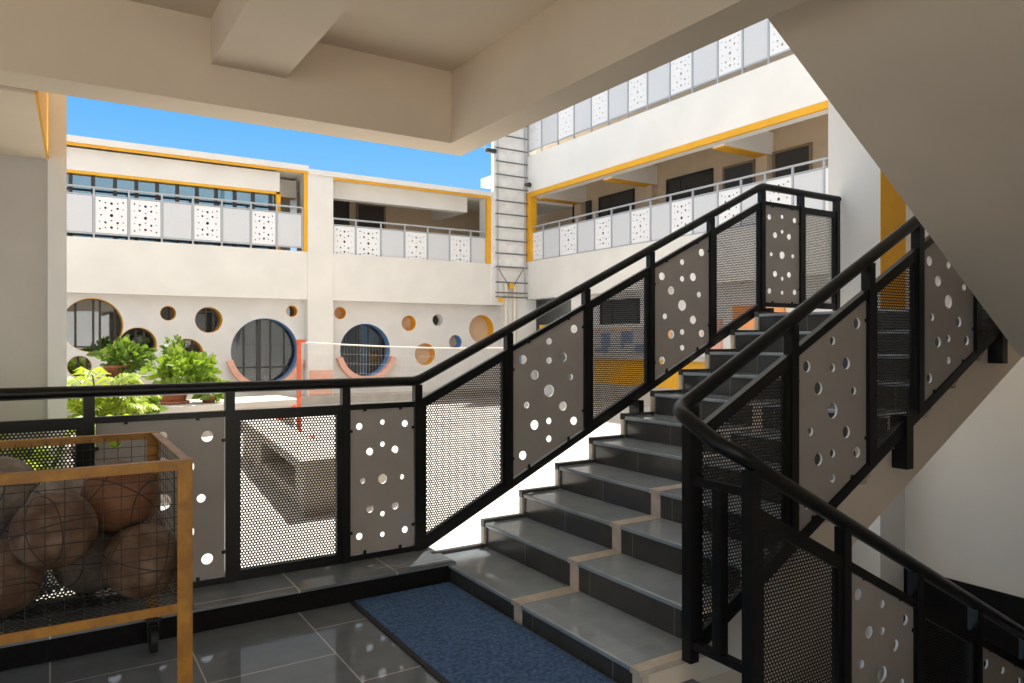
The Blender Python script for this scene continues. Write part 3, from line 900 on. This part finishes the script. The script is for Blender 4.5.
# first floor, right bay: open corridor
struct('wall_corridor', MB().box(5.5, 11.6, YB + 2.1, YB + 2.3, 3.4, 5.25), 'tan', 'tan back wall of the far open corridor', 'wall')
struct('ceiling_beam', MB().box(5.7, 9.35, YB + .45, YB + .7, 4.81, 5.22).box(9.35, 9.6, YB + .45, YB + 2.1, 4.81, 5.22), 'white', 'white inner beam under the far corridor roof', 'beam')
def dark_window(xa, xb, za, zb, axis, plane, label, fr='frame'):
    global wn
    wn += 1
    if axis == 'y':
        w = thing('window_%d' % wn, label, 'window', ((xa + xb) / 2, plane, za), kind='structure')
        MB().box(xa, xb, plane - 0.02, plane - 0.01, za, zb).build('pane', 'dark', w)
        f = MB().box(xa - .05, xa, plane - 0.05, plane, za, zb).box(xb, xb + .05, plane - 0.05, plane, za, zb).box(xa - .05, xb + .05, plane - 0.05, plane, zb, zb + .05)
    else:
        w = thing('window_%d' % wn, label, 'window', (plane, (xa + xb) / 2, za), kind='structure')
        MB().box(plane - 0.02, plane - 0.01, xa, xb, za, zb).build('pane', 'room' if 'paler' in label or 'grey' in label else 'dark', w)
        f = MB().box(plane - 0.05, plane, xa - .05, xa, za, zb).box(plane - 0.05, plane, xb, xb + .05, za, zb).box(plane - 0.05, plane, xa - .05, xb + .05, zb, zb + .05)
        if xb - xa > 1.2: f.box(plane - 0.04, plane, xb - .42, xb - .36, za, zb)
    f.build('window_frame', fr, w)
dark_window(6.0, 6.80, 3.4, 5.03, 'y', YB + 2.1, 'dark doorway at the left end of the far corridor')
dark_window(7.10, 7.85, 3.4, 5.03, 'y', YB + 2.1, 'dark doorway beside the leftmost one in the far corridor', 'woodframe')

# ------------------------------------------------------------------ right wing (plane x = 11.19)
XR = 11.19
YR0, YR1 = 6.0, 16.98
struct('wall_wing', MB().box(XR, XR + 0.3, YR0, YR1, 2.46, 3.50), 'cream', 'cream wall band under the first balcony of the right wing', 'wall')
struct('wall_wing', MB().box(XR, XR + 0.3, YR0, YR1, 5.41, 6.42).box(XR + 0.05, XR + 0.3, YR0, YR1, 5.29, 5.41), 'white', 'white wall band between the two balconies of the right wing', 'wall')
struct('trim_5', MB().box(XR - 0.012, XR + 0.05, YR0, YR1, 5.28, 5.41), 'yellow', 'long yellow edge along the bottom of the white right wing band', 'trim')
struct('trim_6', MB().box(XR - 0.012, XR + 0.2, 16.72, 16.98, 3.50, 5.28), 'yellow', 'vertical yellow strip right of the ladder', 'trim')
fl = MB().box(XR + .3, 17, YR0, 20, 3.2, 3.5).box(XR + .3, 17, YR0, 20, 6.15, 6.42).box(XR, 17, YR0, YR1, 9.3, 9.5)
struct('floor_wing', fl, 'recess', 'balcony floor slabs of the right wing', 'floor')
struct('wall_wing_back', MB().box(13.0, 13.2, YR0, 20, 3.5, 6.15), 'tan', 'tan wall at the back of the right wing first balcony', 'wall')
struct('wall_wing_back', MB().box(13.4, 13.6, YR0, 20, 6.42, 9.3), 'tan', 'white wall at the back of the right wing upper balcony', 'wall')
for y, lb in ((13.8, 'yellow bottomed balcony beam nearest the middle of the right wing'), (10.3, 'yellow bottomed balcony beam closest to the stairs'), (16.7, 'yellow bottomed balcony beam next to the ladder corner')):
    struct('ceiling_beam', MB().box(XR + .3, 13.0, y - .15, y + .15, 5.26, 5.75, mi=0).box(XR + .3, 13.0, y - .15, y + .15, 5.24, 5.26, mi=1).box(12.8, 13.0, y - .15, y + .15, 3.5, 5.26, mi=2),
           ['white', 'yellow', 'tan'], lb, 'beam')
for ya, yb, zt, lb in ((16.35, 17.1, 5.25, 'grey window at the far end of the right wing balcony'), (14.55, 15.9, 5.27, 'dark window second from the ladder corner on the right wing balcony'),
                       (11.85, 13.25, 5.27, 'wide dark window at the middle of the right wing balcony'), (10.65, 11.45, 5.22, 'paler brown framed window left of the last balcony beam'),
                       (9.25, 10.08, 5.27, 'dark brown framed window closest to the stairs on the right wing balcony')):
    dark_window(ya, yb, 3.9, zt, 'x', 13.0, lb, 'woodframe' if 'brown' in lb else 'frame')
for y, lb in ((12.3, 'small round dome lamp on the balcony ceiling left of the nearest beam'), (15.9, 'small round dome lamp on the balcony ceiling near the ladder')):
    MBd = MB().lathe([(0.001, 5.98), (0.05, 5.99), (0.08, 6.04), (0.085, 6.10), (0.05, 6.15)], (12.7, y, 0), 14)
    tag(MBd.build('dome_lamp', 'frame'), lb, 'lamp')
# ground floor of the right wing
struct('wall_wing_ground', MB().box(11.5, 11.7, YR0, 14.9, ZG, 3.2).box(12.9, 13.1, 14.9, 20, ZG, 3.2).box(11.5, 13.1, 19.8, 20, ZG, 3.2), 'recess', 'grey ground floor wall of the right wing under the balcony', 'wall')
struct('trim_7', MB().box(11.38, 11.5, YR0, 14.6, 0.28, 0.88), 'yellow', 'broad yellow painted band low on the right wing wall', 'trim')
struct('trim_8', MB().box(11.30, 11.5, YR0, 14.7, ZG, 0.28).box(11.3, 11.5, YR0, 14.7, 0.88, 0.98), 'concrete', 'grey plinth and ledge around the yellow painted band', 'plinth')
tag(MB().box(11.46, 11.5, 11.6, 14.6, 1.04, 1.62).build('wall_mural', 'mural'), 'mural band of blue, orange and grey blocks seen through the mesh', 'mural')
tag(MB().box(11.44, 11.5, 8.7, 9.9, 1.55, 2.0).build('wall_panel', 'orange'), 'orange painted panel visible under the landing railing', 'panel')
tag(MB().box(11.44, 11.5, 10.2, 10.7, 1.15, 1.75).build('wall_panel', 'salmon'), 'salmon painted panel glimpsed behind the upper steps', 'panel')
dark_window(12.7, 14.0, 1.72, 2.25, 'x', 11.5, 'wide grey window above the block mural')
dark_window(15.3, 17.0, 0.9, 2.40, 'x', 12.9, 'dark ground floor opening right of the ladder pipes')
struct('column_wing', MB().box(11.25, 11.5, 14.55, 14.95, ZG, 2.5), 'cream', 'cream ground floor column right of the dark opening', 'column')
pb = thing('planter_box', 'small yellow box on a pale pillar in front of the dark opening', 'box', (11.5, 16.45, ZG))
MB().box(11.35, 11.75, 16.25, 16.65, ZG, 1.40).build('pillar', 'white', pb)
bevel(MB().box(11.38, 11.72, 16.3, 16.6, 1.40, 1.75).build('yellow_box', 'yellow', pb), 0.02)
tag(MB().box(10.72, 11.0, YB - 0.10, YB - 0.03, 0.25, 1.02).build('wall_panel', 'blue'), 'blue panel low in the far corner behind the sloping mesh', 'panel')

# ------------------------------------------------------------------ grey balcony railings
PW_DOT = 0.60
def dot_panel(w, h):
    holes = []
    for u, v, r in [(0, .5, .055), (0, .17, .045), (0, .83, .045), (-.2, .3, .04), (.2, .3, .04), (-.2, .7, .04), (.2, .7, .04), (-.38, .12, .03), (.38, .12, .03),
                    (-.38, .88, .03), (.38, .88, .03), (-.34, .5, .028), (.34, .5, .028), (0, .36, .025), (0, .64, .025), (-.2, .16, .025), (.2, .16, .025), (-.2, .84, .025), (.2, .84, .025),
                    (-.38, .32, .02), (.38, .32, .02), (-.38, .68, .02), (.38, .68, .02)]:
        holes.append((u * w * 0.95, v * h, r * w * 0.98))
    return holed_mesh('dotted_panel', [(-w / 2, 0), (w / 2, 0), (w / 2, h), (-w / 2, h)], holes, 0.006, 'dotpanel', res=14)
PH = 0.74
DOT = dot_panel(0.585, PH)
PLAIN = MB().box(-0.2925, 0.2925, -0.003, 0.003, 0, PH).mesh('plain_panel', 'plainpanel')
def balcony_railing(posts, pattern, plane, axis, zbase, zrail, label, skip_top=False):
    """posts = positions along the facade; pattern d/p per bay"""
    mid = (posts[0] + posts[-1]) / 2
    root = thing('balcony_railing', label, 'railing', (mid, plane, zbase) if axis == 'y' else (plane, mid, zbase), 'grey balcony railings')
    def P(t, z, off=0.0): return (t, plane + off, z) if axis == 'y' else (plane + off, t, z)
    a, b = posts[0], posts[-1]
    MB().tube([P(a, zrail), P(b, zrail)], 0.024, 8).build('top_rail', 'greyrail', root)
    zp = zrail - 0.17 - PH
    MB().bar(P(a, zp - .02), P(b, zp - .02), 0.025, 0.03).bar(P(a, zp + PH + .02), P(b, zp + PH + .02), 0.025, 0.025).build('panel_rail', 'greyrail', root)
    for t in posts:
        MB().bar(P(t, zbase), P(t, zrail), 0.035, 0.035, up=(1, 0, 0)).build('post', 'greyrail', root)
    for i in range(len(posts) - 1):
        t = (posts[i] + posts[i + 1]) / 2
        gap = abs(posts[i + 1] - posts[i]) - 0.05
        o = link('dotted_panel' if pattern[i] == 'd' else 'plain_panel', DOT if pattern[i] == 'd' else PLAIN, root, loc=P(t, zp), rotz=0 if axis == 'y' else PI / 2)
        o.scale.x = gap / 0.585
    return root
p1 = [-1.75, -1.12, -0.49, 0.13, 0.75, 1.38, 2.0, 2.61, 3.20, 3.82, 4.39, 4.98]
balcony_railing(p1, 'dpdpddpdpdp', YB + 0.02, 'y', 3.40, 4.42, 'grey balcony railing before the blue ribbon window')
p2 = [5.73, 6.30, 6.95, 7.59, 8.23, 8.87, 9.50, 10.04]
balcony_railing(p2, 'ddpdpdp', YB + 0.08, 'y', 3.40, 4.22 + .03, 'grey balcony railing before the far open corridor')
p3 = [16.80, 16.22, 15.48, 14.71, 14.02, 13.38, 12.71, 12.05, 11.43, 10.79, 10.12, 9.54, 8.98, 8.38, 7.75, 7.1]
balcony_railing(p3, 'dpdpdpdpdpdpdpd', XR + 0.08, 'x', 3.50, 4.45, 'grey balcony railing along the first floor of the right wing')
p4 = [16.95, 16.30, 15.55, 14.85, 14.15, 13.5, 12.8, 12.15, 11.45, 10.8, 10.12, 9.5, 8.9, 8.3, 7.7, 7.1]
balcony_railing(p4, 'dpdpdpdpdpdpdpd', XR + 0.08, 'x', 6.42, 7.50, 'grey balcony railing along the top floor of the right wing')

# ------------------------------------------------------------------ ladder and pipes in the corner
lad = thing('ladder', 'grey pipe ladder fixed over a pale metal sheet in the corner', 'ladder', (10.63, YB - 0.3, 2.5))
YLd = YB - 0.16
MB().box(10.12, 11.16, YB - 0.10, YB - 0.03, 3.32, 8.6).build('backing_sheet', 'sheet', lad)
for x in (10.20, 11.08):
    MB().tube([(x, YLd, 2.50), (x, YLd, 8.6)], 0.022, 8).build('upright', 'greyrail', lad)
for zz in [2.50, 2.62, 2.90, 3.32] + [3.68 + 0.355 * i for i in range(14)]:
    MB().tube([(10.13, YLd - .02, zz), (11.15, YLd - .02, zz)], 0.02, 8).build('rung', 'ladder', lad)
MB().tube([(10.2, YLd, 3.3), (10.6, YLd, 2.75)], 0.015, 6).tube([(11.04, YLd, 3.3), (10.66, YLd, 2.75)], 0.015, 6).build('brace', 'ladder', lad)
tag(MB().box(10.56, 10.7, YLd - .03, YLd + .03, 2.74, 2.9).box(10.22, 10.34, YLd - .05, YLd, 2.36, 2.48).build('bracket', 'yellow', lad), 'yellow painted bracket')
for x, lb in ((10.50, 'left of two cream drain pipes below the ladder'), (10.78, 'right of two cream drain pipes below the ladder')):
    tag(MB().tube([(x, YB - 0.10, ZG), (x, YB - 0.10, 2.9)], 0.055, 12).tube([(x, YB - .10, 1.2), (x, YB - .10, 1.3)], 0.065, 12).build('drain_pipe', 'pipe'), lb, 'pipe')
an = thing('pipe_bracket', 'thin grey pipe arm sticking out left of the ladder top', 'pipe', (9.9, YB - 0.2, 6.5))
MB().tube([(9.2, YB - .15, 6.55), (10.2, YB - .15, 6.42)], 0.025, 8).tube([(9.55, YB - .15, 6.50), (9.55, YB - .15, 6.75)], 0.018, 6).build('arm', 'greyrail', an)
MB().box(9.86, 10.14, YB - .2, YB - .1, 6.36, 6.46).build('clamp', 'frame', an)
fl = thing('flood_lamp', 'tiny dark lamp on the white wall just right of the ladder', 'lamp', (XR - .1, 16.7, 5.6))
MB().tube([(XR, 16.75, 5.60), (XR - .16, 16.7, 5.60)], 0.02, 8).build('arm', 'frame', fl)
MB().tube([(XR - .15, 16.75, 5.60), (XR - .15, 16.55, 5.56)], [0.045, 0.07], 12).build('lamp_head', 'frame', fl)

# ------------------------------------------------------------------ courtyard furniture
bn = thing('bench', 'concrete block bench with a dark niche seen through the mesh', 'bench', (2.4, 8.0, ZG))
b = MB()
b.prism([(1.74, 6.0), (2.75, 6.12), (2.75, 6.60), (2.19, 6.53), (2.47, 9.79), (2.05, 9.74)], 'z', 0.24, 0.33)
bevel(b.build('seat_slab', 'concrete', bn), 0.015)
b = MB()
b.prism([(1.79, 6.05), (2.70, 6.16), (2.70, 6.56), (1.83, 6.47)], 'z', ZG, 0.24)
b.prism([(1.96, 8.25), (2.32, 8.28), (2.42, 9.75), (2.08, 9.70)], 'z', ZG, 0.24)
b.prism([(2.10, 6.47), (2.15, 6.47), (2.32, 8.3), (2.26, 8.3)], 'z', ZG, 0.24)
b.prism([(1.85, 6.47), (2.12, 6.47), (2.28, 8.28), (1.97, 8.26)], 'z', ZG, -0.02)
b.build('base', 'concrete', bn)
pl = thing('planter_ledge', 'long low concrete ledge holding the terracotta pot', 'ledge', (2.2, 12.6, ZG))
bevel(MB().prism([(1.19, 11.85), (3.6, 12.4), (3.5, 13.5), (1.12, 13.1)], 'z', 0.235, 0.33).build('ledge_top', 'paving', pl), 0.01)
MB().prism([(1.27, 11.95), (3.5, 12.45), (3.4, 13.4), (1.2, 13.0)], 'z', ZG, 0.235).build('base', 'concrete', pl)
p2_ = thing('planter_trough', 'tall grey concrete trough behind the ferns', 'planter', (1.3, 14.7, ZG))
MB().box(0.55, 2.3, 14.4, 14.5, ZG, 0.66).box(0.55, 2.3, 15.2, 15.3, ZG, 0.66).box(0.55, 0.65, 14.5, 15.2, ZG, 0.66).box(2.2, 2.3, 14.5, 15.2, ZG, 0.66).build('trough_wall', 'concrete', p2_)
MB().box(0.65, 2.2, 14.5, 15.2, ZG, 0.62).build('soil_bed', 'soil', p2_)

# volleyball-style net on two posts
np_ = thing('net_post', 'red painted net post standing on the courtyard beyond the bench', 'post', (3.14, 10.91, ZG))
MB().tube([(3.14, 10.91, ZG), (3.14, 10.91, 1.33)], 0.034, 12).build('pole', 'redpost', np_)
MB().tube([(3.12, 11.0, 0.35), (2.92, 11.2, 0.12)], 0.028, 8).build('brace', 'redpost', np_)
tag(MB().box(3.10, 3.24, 10.88, 10.94, 1.29, 1.335).build('hook', 'redpost', np_))
MB().lathe([(0.0, 0), (0.22, 0), (0.22, 0.03), (0.07, 0.06), (0.045, 0.1)], (3.14, 10.91, ZG), 18).build('base_plate', 'redpost', np_)
n2 = thing('net_post', 'slim tan net post seen through the middle sloping mesh', 'post', (10.4, 13.0, ZG))
MB().tube([(10.4, 13.0, ZG), (10.4, 13.0, 1.30)], 0.04, 12).build('pole', 'tan', n2)
MB().lathe([(0.0, 0), (0.22, 0), (0.22, 0.03), (0.07, 0.06), (0.045, 0.1)], (10.4, 13.0, ZG), 18).build('base_plate', 'tan', n2)
nt_ = thing('net', 'slack white topped sports net strung between the two posts', 'net', (6.8, 11.9, 0.3))
A, B = Vector((3.2, 10.93, 1.29)), Vector((10.36, 12.99, 1.26))
NP = [A.lerp(B, t / 24) - Vector((0, 0, 0.10 * math.sin(PI * t / 24))) for t in range(25)]
MB().tube(NP, 0.012, 6).build('top_cord', 'cord', nt_)
nm = MB()
for j in range(1, 6):
    nm.tube([p - Vector((0, 0, 0.15 * j)) for p in NP], 0.0009, 3, cap=False)
for i in range(121):
    t = i / 120
    p = A.lerp(B, t) - Vector((0, 0, 0.10 * math.sin(PI * t)))
    nm.tube([p, p - Vector((0, 0, 0.75))], 0.0009, 3, cap=False)
nm.build('netting', 'cord', nt_)
ft_ = thing('floor_weight', 'small rusty orange weight on the ground behind the bench', 'weight', (2.75, 11.2, ZG))
MB().lathe([(0.0, 0), (0.16, 0), (0.17, 0.05), (0.12, 0.12), (0.03, 0.14), (0.03, 0.3), (0.0, 0.3)], (2.72, 11.1, ZG), 16).build('weight_body', 'redpost', ft_)

# ------------------------------------------------------------------ plants
def leaf_cluster(c, rx, ry, rz, n, size, seed, flat=0.5, up=0.3):
    rnd = random.Random(seed)
    mb = MB()
    for _ in range(n):
        while True:
            d = Vector((rnd.uniform(-1, 1), rnd.uniform(-1, 1), rnd.uniform(-0.6, 1)))
            if 0.2 < d.length < 1: break
        rr = 0.55 + 0.45 * rnd.random()
        d = d.normalized() * (0.45 + 0.55 * rnd.random() ** 0.5)
        wob = 1 + 0.22 * math.sin(d.x * 7 + seed) + 0.18 * math.sin(d.y * 8 + d.z * 6)
        p = Vector(c) + Vector((d.x * rx * wob, d.y * ry * wob, d.z * rz * wob))
        out = (d + Vector((rnd.uniform(-.7, .7), rnd.uniform(-.7, .7), rnd.uniform(-.3, .7) + up))).normalized()
        side = out.cross(Vector((rnd.uniform(-1, 1), rnd.uniform(-1, 1), rnd.uniform(-.2, .2)))).normalized()
        nrm = side.cross(out).normalized()
        L = size * rnd.uniform(0.7, 1.3)
        W = L * flat
        droop = Vector((0, 0, -L * 0.18))
        v = [p, p + out * L * .35 + side * W * .5 + nrm * L * .06, p + out * L * .75 + side * W * .38 + droop * .4, p + out * L + droop,
             p + out * L * .75 - side * W * .38 + droop * .4, p + out * L * .35 - side * W * .5 + nrm * L * .06, p + out * L * .4 - nrm * L * 0.02]
        mb.add(v, [(0, 1, 6), (1, 2, 6), (2, 3, 6), (3, 4, 6), (4, 5, 6), (5, 0, 6)], smooth=True)
    return mb
def fern_fronds(c, n, L, seed, lean=0.8, leaf=0.16, rise=0.7):
    rnd = random.Random(seed)
    mb, st = MB(), MB()
    for i in range(n):
        a = 2 * PI * i / n + rnd.uniform(-.25, .25)
        ln = L * rnd.uniform(0.7, 1.15)
        dirh = Vector((math.cos(a), math.sin(a), 0))
        h = rise * rnd.uniform(0.7, 1.2)
        pts = []
        for k in range(15):
            t = k / 14
            pts.append(Vector(c) + dirh * ln * lean * t ** 1.2 + Vector((0, 0, ln * h * math.sin(t * PI * 0.62))))
        st.tube(pts, [0.012 * (1 - k / 15) + 0.003 for k in range(15)], 5, cap=False)
        for k in range(2, 15):
            t = k / 14
            tan = (pts[min(14, k + 1)] - pts[k - 1]).normalized()
            sd = tan.cross(Vector((0, 0, 1))).normalized()
            ll = leaf * math.sin(PI * min(1, t * .92 + .06)) * rnd.uniform(.85, 1.15) + 0.03
            for sg in (-1, 1):
                o = (sd * sg + tan * 0.55 + Vector((0, 0, 0.10))).normalized()
                p = pts[k]
                wv = tan * ln * 0.036
                mb.add([p - wv * .5, p + o * ll * .5 - wv + Vector((0, 0, .02)), p + o * ll - Vector((0, 0, ll * .25)), p + o * ll * .5 + wv + Vector((0, 0, .02)), p + wv * .5],
                       [(0, 1, 4), (1, 3, 4), (1, 2, 3)], smooth=True)
    return mb, st
def pot(c, r, h, name, mt, par, rim=True):
    x, y, z = c
    prof = [(0.001, 0), (r * .70, 0), (r * .74, h * .15), (r * .78, h * .18), (r * .97, h * .82), (r * 1.05, h * .84), (r * 1.05, h), (r * .93, h), (r * .90, h * .88), (0.001, h * .88)]
    return MB().lathe(prof, (x, y, z), 28).build(name, mt, par)

# potted bush on the ledge
c0 = (1.62, 12.55, 0.33)
pb1 = thing('potted_bush', 'bushy pale green plant in a terracotta bowl on the ledge', 'plant', c0)
pot(c0, 0.25, 0.26, 'pot', 'terracotta', pb1)
MB().lathe([(0.001, 0), (0.24, 0), (0.26, 0.04), (0.001, 0.045)], c0, 24).build('saucer', 'terracotta', pb1)
leaf_cluster((1.78, 12.55, 0.86), 0.39, 0.36, 0.24, 620, 0.14, 3).build('foliage', 'leaf', pb1)
st = MB()
for i in range(9):
    a = i * 0.7
    st.tube([(1.62, 12.55, 0.55), (1.65 + .2 * math.cos(a), 12.55 + .2 * math.sin(a), 0.75), (1.72 + .4 * math.cos(a), 12.55 + .35 * math.sin(a), 0.98)], [0.012, 0.009, 0.005], 5)
st.build('stem', 'stem', pb1)
# trailing low plant beside the pot
c1 = (2.14, 12.42, 0.331)
pb2 = thing('low_plant', 'small spreading green plant on the ledge right of the terracotta pot', 'plant', c1)
leaf_cluster((2.14, 12.42, 0.52), 0.26, 0.20, 0.11, 170, 0.15, 8).build('foliage', 'leaf', pb2)
MB().lathe([(0.001, 0), (0.09, 0), (0.11, 0.1), (0.001, 0.1)], c1, 16).build('pot', 'brownpot', pb2)
MB().tube([(2.14, 12.42, 0.42), (2.14, 12.42, 0.54)], 0.012, 6).build('stem', 'stem', pb2)
# bush in brown pot on trough
c2 = (1.02, 14.8, 0.62)
pb3 = thing('potted_bush', 'round deep green plant in a brown pot on the grey trough', 'plant', c2)
pot(c2, 0.22, 0.26, 'pot', 'brownpot', pb3)
leaf_cluster((1.15, 14.8, 0.98), 0.34, 0.3, 0.27, 420, 0.15, 21).build('foliage', 'darkleaf', pb3)
MB().tube([(1.02, 14.8, 0.82), (1.1, 14.8, 1.05)], 0.02, 6).build('stem', 'stem', pb3)
# upright plant in red pot
c3 = (1.98, 14.75, 0.62)
pb4 = thing('potted_plant', 'upright leggy plant in a small red pot on the grey trough', 'plant', c3)
pot(c3, 0.13, 0.13, 'pot', 'redpost', pb4)
f = leaf_cluster((1.96, 14.75, 1.0), 0.16, 0.16, 0.32, 130, 0.14, 31)
leaf_cluster((2.06, 14.75, 1.42), 0.16, 0.12, 0.10, 26, 0.15, 33)
f.build('foliage', 'darkleaf', pb4)
MB().tube([(1.98, 14.75, 0.72), (1.97, 14.75, 1.0), (2.02, 14.75, 1.38)], [0.014, 0.01, 0.006], 6).build('stem', 'stem', pb4)
# herb near the ledge corner
c4 = (1.05, 11.4, ZG)
pb5 = thing('leafy_plant', 'thin dark leafy plant standing at the corner of the ledge', 'plant', c4)
leaf_cluster((1.05, 11.4, 0.32), 0.22, 0.2, 0.36, 190, 0.15, 41, up=0.5).build('foliage', 'darkleaf', pb5)
MB().tube([(1.05, 11.4, ZG), (1.06, 11.4, 0.2), (1.03, 11.4, 0.55)], [0.016, 0.012, 0.006], 6).build('stem', 'stem', pb5)
# lime ferns
def fern(c, n, L, seed, label, **kw):
    t = thing('fern', label, 'plant', c, 'lime green ferns')
    a, b_ = fern_fronds(c, n, L, seed, **kw)
    tag(a.build('frond', 'fern', t))
    b_.build('stem', 'stem', t)
bd = thing('planter_bed', 'low concrete bed in which the lime ferns grow', 'planter', (0.6, 8.3, ZG))
MB().box(0.12, 1.02, 7.3, 7.36, ZG, 0.22).box(0.12, 1.02, 9.54, 9.6, ZG, 0.22).box(0.12, 0.18, 7.36, 9.54, ZG, 0.22).box(0.96, 1.02, 7.36, 9.54, ZG, 0.22).build('bed_wall', 'concrete', bd)
MB().box(0.18, 0.96, 7.36, 9.54, ZG, 0.18).build('soil_bed', 'soil', bd)
fern((0.42, 8.55, 0.18), 36, 0.53, 3, 'large lime green fern beside the white column edge', rise=1.25, lean=0.75, leaf=0.17)
fern((0.70, 9.2, 0.18), 26, 0.42, 7, 'second lime green fern nearer the concrete ledge', rise=1.1, lean=0.8, leaf=0.15)
fern((0.52, 7.65, 0.18), 26, 0.44, 13, 'lower lime green fern in front of the large one', rise=0.9, lean=0.9, leaf=0.15)
fern((-0.12, 4.72, ZG), 13, 0.62, 17, 'dark lime green fern behind the leftmost mesh panel', rise=1.25, lean=0.5, leaf=0.13)
